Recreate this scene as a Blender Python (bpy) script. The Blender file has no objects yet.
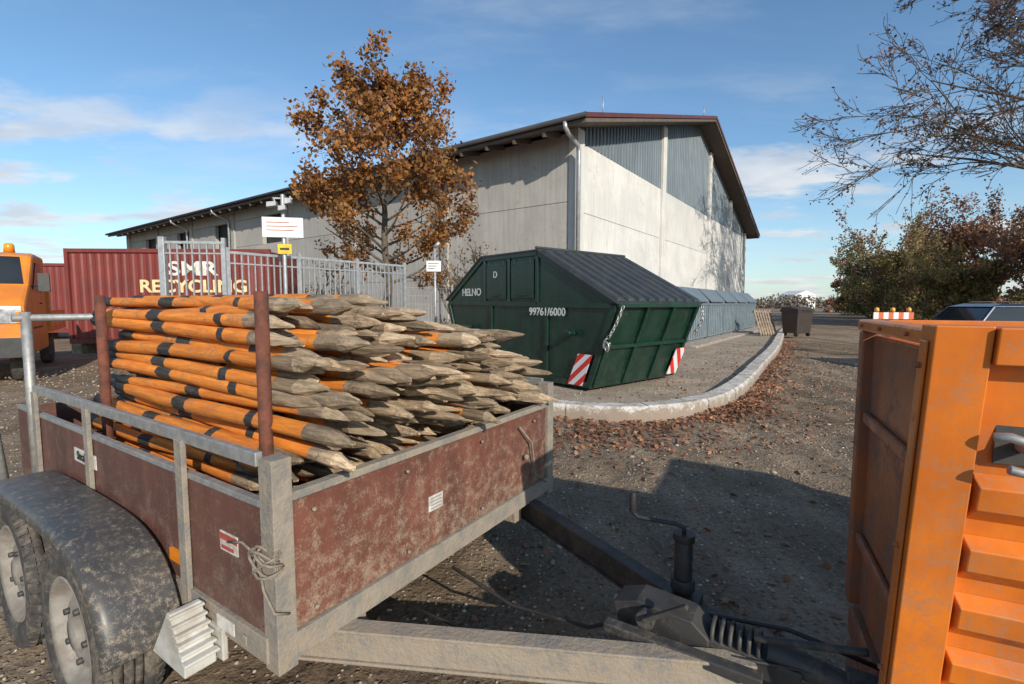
import bpy, math, random
import numpy as np
from mathutils import Vector, Matrix
random.seed(7); rng=np.random.default_rng(7)
R=math.radians
sc=bpy.context.scene
# ------------------------------------------------------------------ materials
def nn(nt,t,**k):
    n=nt.nodes.new(t)
    for a,b in k.items(): setattr(n,a,b)
    return n
def mixc(nt,fac,a,b,mode='MIX'):
    n=nn(nt,'ShaderNodeMix',data_type='RGBA',blend_type=mode)
    for i,v in ((0,fac),(6,a),(7,b)):
        if isinstance(v,bpy.types.NodeSocket): nt.links.new(v,n.inputs[i])
        elif i==0: n.inputs[0].default_value=v
        else: n.inputs[i].default_value=(*v,1)
    return n.outputs[2]
def math_(nt,op,a,b=None):
    n=nn(nt,'ShaderNodeMath',operation=op)
    for i,v in enumerate((a,b)):
        if v is None: continue
        if isinstance(v,bpy.types.NodeSocket): nt.links.new(v,n.inputs[i])
        else: n.inputs[i].default_value=v
    return n.outputs[0]
def ramp(nt,s,a,b,lo=0,hi=1,smooth=True):
    n=nn(nt,'ShaderNodeMapRange')
    if smooth: n.interpolation_type='SMOOTHSTEP'
    nt.links.new(s,n.inputs[0]); n.inputs[1].default_value=a; n.inputs[2].default_value=b; n.inputs[3].default_value=lo; n.inputs[4].default_value=hi
    return n.outputs[0]
def noise(nt,vec,scale,detail=5,rough=.6):
    n=nn(nt,'ShaderNodeTexNoise'); n.inputs['Scale'].default_value=scale
    n.inputs['Detail'].default_value=detail; n.inputs['Roughness'].default_value=rough
    nt.links.new(vec,n.inputs['Vector']); return n.outputs[0]
def newmat(name):
    m=bpy.data.materials.new(name); m.use_nodes=True; nt=m.node_tree
    return m,nt,nt.nodes['Principled BSDF'],nn(nt,'ShaderNodeTexCoord').outputs['Object']
def scalec(nt,col,fac):
    cb=nn(nt,'ShaderNodeVectorMath',operation='SCALE'); nt.links.new(col,cb.inputs[0]); nt.links.new(fac,cb.inputs['Scale']); return cb.outputs[0]
def M(name,c1,c2=None,scale=4,rough=.7,metal=0,bump=0,bscale=40,mud=None,stretch=None,lo=.35,hi=.65,island=0,streak=0):
    m,nt,b,co=newmat(name)
    if stretch:
        mp=nn(nt,'ShaderNodeMapping'); nt.links.new(co,mp.inputs[0]); mp.inputs['Scale'].default_value=stretch; co2=mp.outputs[0]
    else: co2=co
    if c2 is None: c2=tuple(x*.72 for x in c1)
    col=mixc(nt,ramp(nt,noise(nt,co2,scale),lo,hi),c1,c2)
    if island:
        g=nn(nt,'ShaderNodeNewGeometry'); col=scalec(nt,col,ramp(nt,g.outputs['Random Per Island'],0,1,1-island,1+island,False))
    if streak:
        mp=nn(nt,'ShaderNodeMapping'); nt.links.new(co,mp.inputs[0]); mp.inputs['Scale'].default_value=(9,9,.35)
        col=scalec(nt,col,ramp(nt,noise(nt,mp.outputs[0],1.0,5,.65),.3,.7,1-streak,1+streak*.5))
    b.inputs['Roughness'].default_value=rough
    if mud:
        mc,ms,thr,z0,z1,amt=mud[:6]; wd=mud[6] if len(mud)>6 else .16; mx=mud[7] if len(mud)>7 else .9
        s=nn(nt,'ShaderNodeSeparateXYZ'); nt.links.new(co,s.inputs[0])
        g=ramp(nt,s.outputs[2],z0,z1,amt,0,False)
        n2=math_(nt,'ADD',math_(nt,'MULTIPLY',noise(nt,co,ms,9,.72),.6),math_(nt,'MULTIPLY',noise(nt,co,ms*7,4,.7),.4))
        v=math_(nt,'ADD',n2,g)
        f=ramp(nt,v,thr,thr+wd,0,mx)
        col=mixc(nt,f,col,mc)
        nt.links.new(ramp(nt,f,0,1,rough,.95),b.inputs['Roughness'])
    nt.links.new(col,b.inputs['Base Color']); b.inputs['Metallic'].default_value=metal
    if bump:
        bn=nn(nt,'ShaderNodeBump'); bn.inputs['Strength'].default_value=bump; bn.inputs['Distance'].default_value=.02
        nt.links.new(noise(nt,co2,bscale,6),bn.inputs['Height']); nt.links.new(bn.outputs[0],b.inputs['Normal'])
    return m
def leafmat(name,cols,trans=.25):
    m,nt,b,co=newmat(name)
    g=nn(nt,'ShaderNodeNewGeometry'); cr=nn(nt,'ShaderNodeValToRGB'); nt.links.new(g.outputs['Random Per Island'],cr.inputs[0])
    el=cr.color_ramp.elements
    for i,c in enumerate(cols):
        if i<2: e=el[i]
        else: e=el.new(i/(len(cols)-1))
        e.position=i/(len(cols)-1); e.color=(*c,1)
    cc=scalec(nt,cr.outputs[0],ramp(nt,noise(nt,co,.9,3),.35,.65,.7,1.3))
    nt.links.new(cc,b.inputs['Base Color']); b.inputs['Roughness'].default_value=.6
    if trans:
        t=nn(nt,'ShaderNodeBsdfTranslucent'); nt.links.new(cc,t.inputs[0])
        mx=nn(nt,'ShaderNodeMixShader'); mx.inputs[0].default_value=trans
        nt.links.new(b.outputs[0],mx.inputs[1]); nt.links.new(t.outputs[0],mx.inputs[2])
        nt.links.new(mx.outputs[0],nt.nodes['Material Output'].inputs[0])
    return m
# ------------------------------------------------------------------ mesh builder
class MB:
    def __init__(s): s.v=[];s.f=[];s.m=[];s.s=[]
    def add(s,vs,fs,m=0,sm=False):
        o=len(s.v); s.v.extend([tuple(v) for v in vs])
        for f in fs: s.f.append(tuple(i+o for i in f)); s.m.append(m); s.s.append(sm)
    def box(s,x0,x1,y0,y1,z0,z1,m=0):
        s.add([(x,y,z) for z in(z0,z1) for y in(y0,y1) for x in(x0,x1)],
              [(0,2,3,1),(4,5,7,6),(0,1,5,4),(2,6,7,3),(0,4,6,2),(1,3,7,5)],m)
    def hexa(s,P,m=0):
        s.add(P,[(3,2,1,0),(4,5,6,7),(0,1,5,4),(1,2,6,5),(2,3,7,6),(3,0,4,7)],m)
    def beam(s,p,q,w,h,up=(0,0,1),m=0):
        p=Vector(p);q=Vector(q);d=(q-p).normalized();u=Vector(up);sd=d.cross(u).normalized();u=sd.cross(d).normalized()
        a=sd*w/2;b=u*h/2
        s.hexa([p-a-b,p+a-b,q+a-b,q-a-b,p-a+b,p+a+b,q+a+b,q-a+b],m)
    def prism(s,poly,a0,a1,ax='y',m=0):
        n=len(poly)
        def P(p,a): return (p[0],a,p[1]) if ax=='y' else ((a,p[0],p[1]) if ax=='x' else (p[0],p[1],a))
        s.add([P(p,a0) for p in poly]+[P(p,a1) for p in poly],
              [tuple(range(n)),tuple(range(2*n-1,n-1,-1))]+[(i,(i+1)%n,n+(i+1)%n,n+i) for i in range(n)],m)
    def tube(s,pts,rad,n=8,m=0,cap=True,sm=True):
        pts=[Vector(p) for p in pts]
        if not hasattr(rad,'__len__'): rad=[rad]*len(pts)
        vs=[];ref=None
        for i,p in enumerate(pts):
            d=(pts[min(i+1,len(pts)-1)]-pts[max(i-1,0)]).normalized()
            if ref is None: ref=Vector((0,0,1)) if abs(d.z)<.9 else Vector((1,0,0))
            a=d.cross(ref).normalized(); b=a.cross(d).normalized(); ref=b
            for k in range(n):
                t=2*math.pi*k/n; vs.append(p+(a*math.cos(t)+b*math.sin(t))*rad[i])
        fs=[(i*n+k,i*n+(k+1)%n,(i+1)*n+(k+1)%n,(i+1)*n+k) for i in range(len(pts)-1) for k in range(n)]
        s.add(vs,fs,m,sm)
        if cap:
            o=len(s.v)-len(vs); s.f.append(tuple(o+k for k in range(n)));s.m.append(m);s.s.append(False)
            s.f.append(tuple(o+(len(pts)-1)*n+k for k in reversed(range(n))));s.m.append(m);s.s.append(False)
    def lathe(s,prof,c,ax='y',n=32,m=0,sm=True):
        vs=[]
        for r,a in prof:
            for k in range(n):
                t=2*math.pi*k/n
                p={'y':(r*math.cos(t),a,r*math.sin(t)),'z':(r*math.cos(t),r*math.sin(t),a),'x':(a,r*math.cos(t),r*math.sin(t))}[ax]
                vs.append((c[0]+p[0],c[1]+p[1],c[2]+p[2]))
        L=len(prof)
        s.add(vs,[(i*n+k,i*n+(k+1)%n,(i+1)*n+(k+1)%n,(i+1)*n+k) for i in range(L-1) for k in range(n)],m,sm)
    def obj(s,name,mats,parent=None,bevel=0,recalc=True):
        me=bpy.data.meshes.new(name); me.from_pydata(s.v,[],s.f)
        for m in mats: me.materials.append(m)
        me.polygons.foreach_set('material_index',s.m); me.polygons.foreach_set('use_smooth',s.s)
        if recalc:
            import bmesh
            bm=bmesh.new(); bm.from_mesh(me); bmesh.ops.recalc_face_normals(bm,faces=bm.faces); bm.to_mesh(me); bm.free()
        o=bpy.data.objects.new(name,me); sc.collection.objects.link(o)
        if parent: o.parent=parent
        if bevel:
            b=o.modifiers.new('b','BEVEL'); b.width=bevel; b.segments=2; b.limit_method='ANGLE'; b.angle_limit=R(40)
        return o
def grp(name,loc=(0,0,0),rz=0):
    e=bpy.data.objects.new(name,None); sc.collection.objects.link(e); e.location=loc; e.rotation_euler=(0,0,rz); e.empty_display_size=.2
    return e
def txt(s,size,org,right,up,mat,parent,name='lettering',ext=.002,sx=1,bold=0):
    c=bpy.data.curves.new('t','FONT'); c.body=s; c.size=size; c.extrude=ext; c.align_x='CENTER'; c.align_y='CENTER'; c.offset=bold
    t=bpy.data.objects.new('t',c); sc.collection.objects.link(t); bpy.context.view_layer.update()
    me=bpy.data.meshes.new_from_object(t.evaluated_get(bpy.context.evaluated_depsgraph_get()))
    bpy.data.objects.remove(t)
    r=Vector(right).normalized();u=Vector(up).normalized();n=r.cross(u)
    mt=Matrix(((r.x*sx,u.x,n.x,org[0]),(r.y*sx,u.y,n.y,org[1]),(r.z*sx,u.z,n.z,org[2]),(0,0,0,1)))
    me.transform(mt); me.materials.clear(); me.materials.append(mat)
    o=bpy.data.objects.new(name,me); sc.collection.objects.link(o); o.parent=parent; return o
def leaves(name,P,size,mat,parent=None,flat=False):
    P=np.asarray(P,float);n=len(P)
    a=rng.normal(size=(n,3)); 
    if flat: a[:,2]*=.3
    a/=np.linalg.norm(a,axis=1)[:,None]
    b=rng.normal(size=(n,3)); 
    if flat: b[:,2]*=.3
    b=b-(a*b).sum(1)[:,None]*a; b/=np.linalg.norm(b,axis=1)[:,None]
    sz=(size*rng.uniform(.6,1.3,n))[:,None]
    a=a*sz*.5;b=b*sz*.36
    V=np.stack([P-a,P+b*.9-a*.1,P+a,P-b-a*.1],1).reshape(-1,3)
    me=bpy.data.meshes.new(name); me.vertices.add(4*n); me.vertices.foreach_set('co',V.ravel())
    me.loops.add(4*n); me.loops.foreach_set('vertex_index',np.arange(4*n)); me.polygons.add(n)
    me.polygons.foreach_set('loop_start',np.arange(n)*4); me.polygons.foreach_set('loop_total',np.full(n,4))
    me.update(); me.validate(); me.materials.append(mat)
    o=bpy.data.objects.new(name,me); sc.collection.objects.link(o)
    if parent: o.parent=parent
    return o
MUDC=(.31,.25,.185)
galv=M('galvanised_steel',(.38,.38,.37),(.27,.27,.265),30,.55,.5,mud=(MUDC,9,.5,.3,1.1,.1,.2,.8))
galv_clean=M('galvanised_clean',(.42,.43,.44),(.32,.33,.34),12,.5,.4)
muddy=M('muddy_steel',(.21,.195,.175),(.31,.265,.21),11,.8,.15,.35,60,mud=(MUDC,18,.48,.4,.6,.08,.15,.9))
black=M('black_plastic',(.018,.018,.02),(.03,.03,.03),6,.5,mud=((.12,.1,.08),12,.52,-1,0,0,.2,.6))
glass=M('dark_glass',(.02,.026,.03),(.03,.035,.04),1,.06)
rubber=M('tyre_rubber',(.035,.033,.032),(.06,.054,.048),8,.85,mud=((.2,.165,.13),7,.45,-1,0,0,.2,.8))
rust=M('rusty_steel',(.18,.058,.033),(.09,.036,.025),18,.85,.1,.3,80)
white=M('white_paint',(.75,.75,.73),(.62,.62,.6),6,.5)
# ------------------------------------------------------------------ ground
m,nt,b,co=newmat('dirt_gravel')
big=ramp(nt,noise(nt,co,.22,4),.35,.68)
med=ramp(nt,noise(nt,co,1.6,7,.65),.35,.65)
fine=noise(nt,co,38,6,.75)
col=mixc(nt,big,(.25,.18,.12),(.36,.28,.2))
col=mixc(nt,math_(nt,'MULTIPLY',med,.6),col,(.165,.113,.073))
mp=nn(nt,'ShaderNodeMapping'); nt.links.new(co,mp.inputs[0]); mp.inputs['Rotation'].default_value=(0,0,R(35.4)); mp.inputs['Scale'].default_value=(1.9,.06,1)
trk=noise(nt,mp.outputs[0],1.0,5,.6)
col=scalec(nt,col,ramp(nt,trk,.35,.65,.74,1.18))
vo=nn(nt,'ShaderNodeTexVoronoi'); vo.inputs['Scale'].default_value=34; nt.links.new(co,vo.inputs['Vector'])
vr=nn(nt,'ShaderNodeSeparateColor'); nt.links.new(vo.outputs['Color'],vr.inputs[0])
dd_=math_(nt,'SUBTRACT',1,ramp(nt,vo.outputs['Distance'],.22,.45))
st=math_(nt,'MULTIPLY',ramp(nt,vr.outputs[0],.7,.8),dd_)
col=mixc(nt,math_(nt,'MULTIPLY',st,.7),col,(.43,.36,.28))
st2=math_(nt,'MULTIPLY',ramp(nt,vr.outputs[1],.7,.78),dd_)
col=mixc(nt,math_(nt,'MULTIPLY',st2,.7),col,(.14,.1,.07))
col=scalec(nt,col,ramp(nt,fine,.3,.7,.58,1.32,False))
nt.links.new(col,b.inputs['Base Color']); b.inputs['Roughness'].default_value=.95; b.inputs['Specular IOR Level'].default_value=.2
bn=nn(nt,'ShaderNodeBump'); bn.inputs['Strength'].default_value=.8; bn.inputs['Distance'].default_value=.025
h=math_(nt,'ADD',math_(nt,'MULTIPLY',fine,1.0),math_(nt,'ADD',math_(nt,'ADD',st,st2),math_(nt,'ADD',math_(nt,'MULTIPLY',med,2.0),math_(nt,'MULTIPLY',trk,5.0))))
nt.links.new(h,bn.inputs['Height']); nt.links.new(bn.outputs[0],b.inputs['Normal'])
dirt=m
# one sheet: fine grid with shallow ruts near the yard entrance, coarse out to the horizon
def GH(x,y):
    x=np.asarray(x,float);y=np.asarray(y,float)
    u=x*.815-y*.58; v=x*.58+y*.815
    h=.011*(np.sin(u*3.1+.5*np.sin(v*.7))+.55*np.sin(u*7.3+v*.9+1)+.4*np.sin(v*2.3+u*1.7)+.3*np.sin(13*u+3.1*v)+.2*np.sin(9*v-7*u))+.004*np.sin(23*u+5*v)*np.sin(17*v-6*u)
    f=np.clip(np.minimum.reduce([(x+7)/1.5,(13-x)/1.5,(y+1)/1.0,(13.5-y)/1.5]),0,1)
    return f*(h+.026)
gx=np.concatenate([[-2500,-400,-60,-20,-9],np.arange(-7,13.01,.05),[15,25,60,400,2500]])
gy=np.concatenate([[-2500,-400,-60,-8,-3],np.arange(-1,13.51,.05),[16,25,60,400,2500]])
XX,YY=np.meshgrid(gx,gy); ZZ=GH(XX,YY); nx_,ny_=len(gx),len(gy)
me=bpy.data.meshes.new('ground'); me.vertices.add(nx_*ny_); me.vertices.foreach_set('co',np.stack([XX,YY,ZZ],-1).ravel())
I=np.arange(nx_*ny_).reshape(ny_,nx_); F=np.stack([I[:-1,:-1],I[:-1,1:],I[1:,1:],I[1:,:-1]],-1).reshape(-1,4); k=len(F)
me.loops.add(4*k); me.loops.foreach_set('vertex_index',F.ravel()); me.polygons.add(k)
me.polygons.foreach_set('loop_start',np.arange(k)*4); me.polygons.foreach_set('loop_total',np.full(k,4)); me.polygons.foreach_set('use_smooth',np.ones(k,bool)); me.update(); me.validate()
me.materials.append(dirt); o=bpy.data.objects.new('ground',me); sc.collection.objects.link(o)
K=[(-6,8.2),(-3,7.3),(-1.2,6.75),(.54,6.3),(1.64,6.12),(2.63,6.62),(3.69,7.9),(5.6,10.9),(8.7,15.9),(13.2,23.6),(17.2,30)]
def catmull(P,k=8):
    out=[]
    for i in range(len(P)-1):
        p0=Vector(P[max(i-1,0)]);p1=Vector(P[i]);p2=Vector(P[i+1]);p3=Vector(P[min(i+2,len(P)-1)])
        for j in range(k):
            t=j/k; out.append(.5*((2*p1)+(p2-p0)*t+(2*p0-5*p1+4*p2-p3)*t*t+(3*p1-p0-3*p2+p3)*t**3))
    out.append(Vector(P[-1])); return out
kp=catmull(K,8)
kb=MB()
prof=[(-.14,-.05),(-.14,.19),(-.11,.22),(.11,.22),(.14,.19),(.14,-.05)]
def resample(P,step):
    out=[P[0]];acc=0
    for a,b_ in zip(P[:-1],P[1:]):
        L=(b_-a).length;d=step-acc
        while d<=L: out.append(a+(b_-a)*(d/L)); d+=step
        acc=L-(d-step)
    return out
kr=resample(kp,.25)
for i in range(0,len(kr)-4,4):
    seg=kr[i:i+5]; dz=random.uniform(-.007,.007); ds=random.uniform(-.008,.008); vs=[];n=6
    for j,p in enumerate(seg):
        q0=kr[max(i+j-1,0)];q1=kr[min(i+j+1,len(kr)-1)];t=(q1-q0).normalized();nr=Vector((-t.y,t.x))
        if j==0:p=p+t*.004
        if j==4:p=p-t*.004
        for a,z in prof: vs.append((p.x+nr.x*(a+ds),p.y+nr.y*(a+ds),z+dz))
    fs=[(r*n+k,r*n+k+1,(r+1)*n+k+1,(r+1)*n+k) for r in range(4) for k in range(n-1)]+[tuple(range(n)),tuple(range(5*n-1,4*n-1,-1))]
    kb.add(vs,fs)
kmat=M('kerb_concrete',(.6,.57,.52),(.44,.41,.37),2.5,.9,0,.3,40,mud=((.26,.2,.15),5,.46,.0,.22,.24,.14,.9))
kb.obj('kerb',[kmat])
yd=MB(); poly=[(p.x,p.y) for p in kp[::2]]+[(6,36),(-1,24),(-5,14)]
yd.add([(x,y,.078) for x,y in poly],[tuple(range(len(poly)))])
ym=M('yard_gravel',(.38,.31,.235),(.26,.205,.15),1.5,.95,0,.7,45,mud=((.2,.15,.11),14,.5,-1,0,0,.1,.7)); yd.obj('gravel_yard',[ym])
def stones(name,P,S,mat):
    t=(1+5**.5)/2
    V=np.array([(-1,t,0),(1,t,0),(-1,-t,0),(1,-t,0),(0,-1,t),(0,1,t),(0,-1,-t),(0,1,-t),(t,0,-1),(t,0,1),(-t,0,-1),(-t,0,1)],float); V/=np.linalg.norm(V[0])
    F=np.array([(0,11,5),(0,5,1),(0,1,7),(0,7,10),(0,10,11),(1,5,9),(5,11,4),(11,10,2),(10,7,6),(7,1,8),(3,9,4),(3,4,2),(3,2,6),(3,6,8),(3,8,9),(4,9,5),(2,4,11),(6,2,10),(8,6,7),(9,8,1)])
    n=len(P); A=V[None]*rng.uniform(.75,1.25,(n,12,1))*rng.uniform(.6,1.2,(n,1,3))*np.array([1,1,.65])*np.asarray(S)[:,None,None]+np.asarray(P)[:,None,:]
    FF=(F[None]+12*np.arange(n)[:,None,None]).reshape(-1,3)
    me=bpy.data.meshes.new(name); me.vertices.add(12*n); me.vertices.foreach_set('co',A.ravel())
    k=len(FF); me.loops.add(3*k); me.loops.foreach_set('vertex_index',FF.ravel()); me.polygons.add(k)
    me.polygons.foreach_set('loop_start',np.arange(k)*3); me.polygons.foreach_set('loop_total',np.full(k,3)); me.update(); me.validate()
    me.materials.append(mat); o=bpy.data.objects.new(name,me); sc.collection.objects.link(o)
smat=leafmat('stone_mix',[(.2,.15,.11),(.37,.3,.22),(.27,.21,.15),(.46,.4,.32),(.23,.17,.12)],0)
kx=[p.x for p in kp if p.x>1.7]; ky=[p.y for p in kp if p.x>1.7]
def inY(X,Y): return np.where(X>1.7,np.interp(X,kx,ky)<Y,Y>np.interp(X,[-6,-3,-1.2,.54,1.7],[8.2,7.3,6.75,6.3,6.12]))
n=17000; d=rng.power(1.3,n)*14+.6; th=rng.uniform(-1.05,1.0,n)
X=d*np.sin(th);Y=d*np.cos(th)
S=rng.uniform(.004,.010,n)*(1+d*.07); big_=rng.random(n)<.02; S[big_]*=2.2
stones('gravel',np.stack([X,Y,np.where(inY(X,Y),.078,GH(X,Y))+S*.2],1),S,smat)
lm=leafmat('fallen_leaf',[(.19,.07,.035),(.28,.12,.055),(.14,.06,.04),(.34,.18,.085),(.23,.1,.055)],.1)
P=[]
for i in range(3800):
    j=rng.integers(38,len(kp)-12) if rng.random()<.8 else rng.integers(22,44); p=kp[j]; t=(kp[min(j+1,len(kp)-1)]-p).normalized()
    off=.16+abs(rng.normal())*(.28 if rng.random()<.75 else .8); q=p+Vector((t.y,-t.x))*off+t*rng.uniform(-.4,.4)
    P.append((q.x,q.y,.012+rng.random()*.03))
for i in range(950):
    dd=rng.uniform(1.5,16);tt=rng.uniform(-.1,.8); P.append((dd*math.sin(tt),dd*math.cos(tt),.012))
for i in range(700): P.append((rng.normal(1.1,.8),rng.normal(5.2,.35),.015))
for i in range(450):
    x=rng.uniform(2,9); P.append((x,x*1.55+rng.uniform(1.6,5),.012))
P=np.array(P); P[:,2]+=np.where(inY(P[:,0],P[:,1]),.078,GH(P[:,0],P[:,1]))
leaves('fallen_leaves',P,.058,lm,flat=True)
# ------------------------------------------------------------------ trailer
TR=grp('flatbed_trailer',(-.66,1.285,0),R(-33)); W=1.6;L=2.45
ply=M('plywood_red_brown',(.165,.058,.038),(.11,.043,.03),3,.6,mud=((.33,.255,.18),20,.5,.56,.97,.08,.2,.8),bump=.15,bscale=90,streak=.2)
ply2=M('plywood_side',(.13,.052,.038),(.1,.045,.034),3,.6,mud=((.26,.2,.145),13,.49,.5,.9,.06,.25,.7),bump=.1,bscale=90,streak=.2)
t=MB(); t.box(-.02,.0,.05,W-.05,.56,.945); t.obj('front_board',[ply],TR)
t=MB(); t.box(-L,-.05,.0,.02,.56,.93); t.box(-L,-.05,W-.02,W,.56,.93); t.box(-L-.02,-L,0.05,W-.05,.56,.93); t.obj('side_boards',[ply2],TR)
t=MB(); t.box(-L,-.02,.02,W-.02,.545,.565); t.obj('floor',[ply2],TR)
t=MB()
t.box(-.025,.012,.05,W-.05,.945,.97)
t.box(-.03,.015,0.0,W,.48,.557)
t.box(-L,-.03,-.012,.03,.48,.557); t.box(-L,-.03,W-.03,W+.012,.48,.557); t.box(-L-.03,-L+.03,0,W,.48,.557)
for y in(0,W-.05): t.box(-.05,.016,y-.005,y+.055,.46,1.075)
for x in(-.5,-1.35,-2.07):
    t.box(x-.025,x+.025,-.02,-.003,.5,1.06); t.box(x-.025,x+.025,W+.003,W+.02,.5,1.06)
for x in(-.14,-.45,-.95,-1.7,-2.3): t.box(x-.012,x+.012,-.018,-.013,.5,.53)
t.obj('frame',[muddy],TR,.003)
t=MB()
for z in(.53,.6,.9): 
    for y in(.12,.5,.95,1.4): t.tube([(.012,y,z),(.019,y,z)],.006,8,0)
t.tube([(.02,1.3,.74),(.035,1.3,.74)],.012,8); t.obj('bolts',[muddy],TR)
t=MB()
t.beam((-.05,-.0,1.07),(-2.15,-.0,1.07),.022,.04); t.beam((-.05,W,1.07),(-2.15,W,1.07),.022,.04)
t.box(-L,-.05,-.003,.023,.93,.95);t.box(-L,-.05,W-.023,W+.003,.93,.95)
t.obj('side_rails',[galv],TR,.003)
t=MB(); 
for y in(-.01,W):
    t.tube([(-2.12,y,.5),(-2.12,y,1.46)],.022,8); t.tube([(-2.5,y-.05,.45),(-2.6,y-.1,1.3)],.022,8)
t.tube([(-2.12,-.06,1.43),(-2.12,W+.06,1.43)],.018,8)
t.obj('rear_stanchions',[galv],TR)
t=MB()
for x,y in((-.24,.13),(-1.52,.11),(-.24,W-.07),(-1.52,W-.07)):
    t.tube([(x,y,.56),(x,y,1.0),(x+.005,y,1.54 if y<1 else 1.2)],.021,12)
t.obj('rusty_stanchions',[rust],TR)
t=MB()
for y in(.3,W-.3): t.beam((-L,y,.44),(-.02,y,.44),.06,.09)
for x in(-.1,-.9,-1.4,-1.9,-2.4): t.beam((x,.05,.45),(x,W-.05,.45),.05,.06)
for x in(-.93,-1.66): t.beam((x,-.05,.33),(x,W+.05,.33),.06,.06)
def cbeam(t,p,q):
    t.beam(p,q,.05,.088); 
    for dz in(-.05,.05): t.beam((p[0],p[1],p[2]+dz),(q[0],q[1],q[2]+dz),.064,.01)
cbeam(t,(-.15,.14,.43),(1.12,.76,.43))
t.obj('chassis_and_drawbar',[muddy],TR,.003)
dark=M('dark_steel',(.045,.045,.047),(.075,.07,.065),9,.6,.4,mud=((.2,.165,.13),8,.5,-1,0,0,.2,.8))
t=MB(); cbeam(t,(-.15,W-.14,.43),(1.12,.84,.43))
t.beam((.8,.8,.475),(1.24,.8,.46),.09,.06); t.tube([(1.15,.8,.5),(1.4,.8,.47)],[.04,.028],14); 
for k in range(6): t.tube([(1.0+k*.025,.8,.5),(1.012+k*.025,.8,.5)],.046,14)
t.prism([(1.34,.41),(1.47,.41),(1.49,.46),(1.43,.51),(1.34,.51)],.762,.838)
t.tube([(1.12,.755,.55),(1.3,.745,.6),(1.38,.745,.62)],.011,8); t.beam((.7,.68,.48),(1.15,.7,.47),.04,.03)
t.prism([(.72,.46),(.7,.52),(.78,.55),(.95,.54),(1.0,.5),(1.0,.46)],.745,.855)
t.tube([(.82,.73,.52),(.82,.7,.52)],.03,14); t.beam((.82,.69,.53),(.95,.69,.62),.02,.015)
t.obj('coupling',[dark],TR,.006)
t=MB()
jx,jy=.88,.93
t.box(jx-.06,jx+.06,jy-.04,jy+.04,.455,.515); t.tube([(jx,jy,.28),(jx,jy,.53)],.026,12); t.tube([(jx,jy,.48),(jx,jy,.7)],.03,16)
t.tube([(jx,jy,.7),(jx,jy,.725)],.036,16); t.tube([(jx,jy,.53),(jx,jy,.57)],.04,16)
t.tube([(jx,jy,.725),(jx,jy,.745),(jx-.03,jy-.01,.755),(jx-.15,jy-.03,.755),(jx-.17,jy-.03,.77)],.008,8); t.tube([(jx-.17,jy-.03,.77),(jx-.17,jy-.03,.84)],.012,10)
t.lathe([(.02,-.03),(.09,-.03),(.1,-.02),(.1,.02),(.09,.03),(.02,.03)],(jx+.03,jy,.2),'y',20)
t.beam((jx,jy,.3),(jx+.03,jy,.2),.02,.02)
t.obj('jockey_wheel',[black],TR,.003)
t=MB(); t.tube([(.05,.45,.44),(.3,.5,.4),(.6,.6,.41),(.95,.72,.47),(1.3,.78,.5),(1.5,.85,.45)],.006,6)
t.tube([(.05,.7,.46),(.3,.75,.36),(.6,.78,.37),(.9,.86,.5),(1.2,.9,.52),(1.45,.88,.5)],.007,6)
t.obj('brake_cable',[black],TR)
rim=M('rim_steel',(.3,.28,.25),(.2,.18,.155),9,.7,.15,mud=((.2,.16,.125),6,.42,-1,0,0,.22,.9))
wy=-.13
for i,x in enumerate((-.93,-1.66)):
    for side_,yy in((1,wy),(-1,W-wy)):
        w=MB(); s_=-side_; zc=.335
        pr=[(.205,-.075),(.235,-.09),(.285,-.09),(.312,-.078),(.32,-.055),(.32,-.035),(.308,-.033),(.308,-.024),(.32,-.022),(.322,-.004),(.31,-.003),(.31,.003),(.322,.004),(.32,.022),(.308,.024),(.308,.033),(.32,.035),(.32,.055),(.312,.078),(.285,.09),(.235,.09),(.205,.075)]
        w.lathe(pr,(x,yy,zc),'y',56,0)
        for k in range(44):
            a=2*math.pi*k/44
            for q in(-1,1):
                c1=Vector((x+.316*math.cos(a),yy+q*.06,zc+.316*math.sin(a))); c2=Vector((x+.3*math.cos(a),yy+q*.09,zc+.3*math.sin(a)))
                w.beam(c1,c2,.026,.02,up=(math.cos(a),0,math.sin(a)))
        rp=[(.21,.08),(.205,.086),(.195,.075),(.18,.05),(.165,.02),(.15,.03),(.12,.055),(.08,.06),(.06,.05),(.055,.075),(.0,.08)]
        w.lathe([(r,a*s_) for r,a in rp],(x,yy,zc),'y',44,1)
        for k in range(5):
            a=2*math.pi*k/5; w.tube([(x+.095*math.cos(a),yy+s_*.05,zc+.095*math.sin(a)),(x+.095*math.cos(a),yy+s_*.075,zc+.095*math.sin(a))],.011,6,2)
        w.obj('wheel',[rubber,rim,dark],TR)
fm_=M('fender_plastic',(.045,.045,.047),(.07,.065,.06),7,.4,mud=((.3,.245,.185),44,.51,.3,.8,.05,.14,.85))
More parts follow.
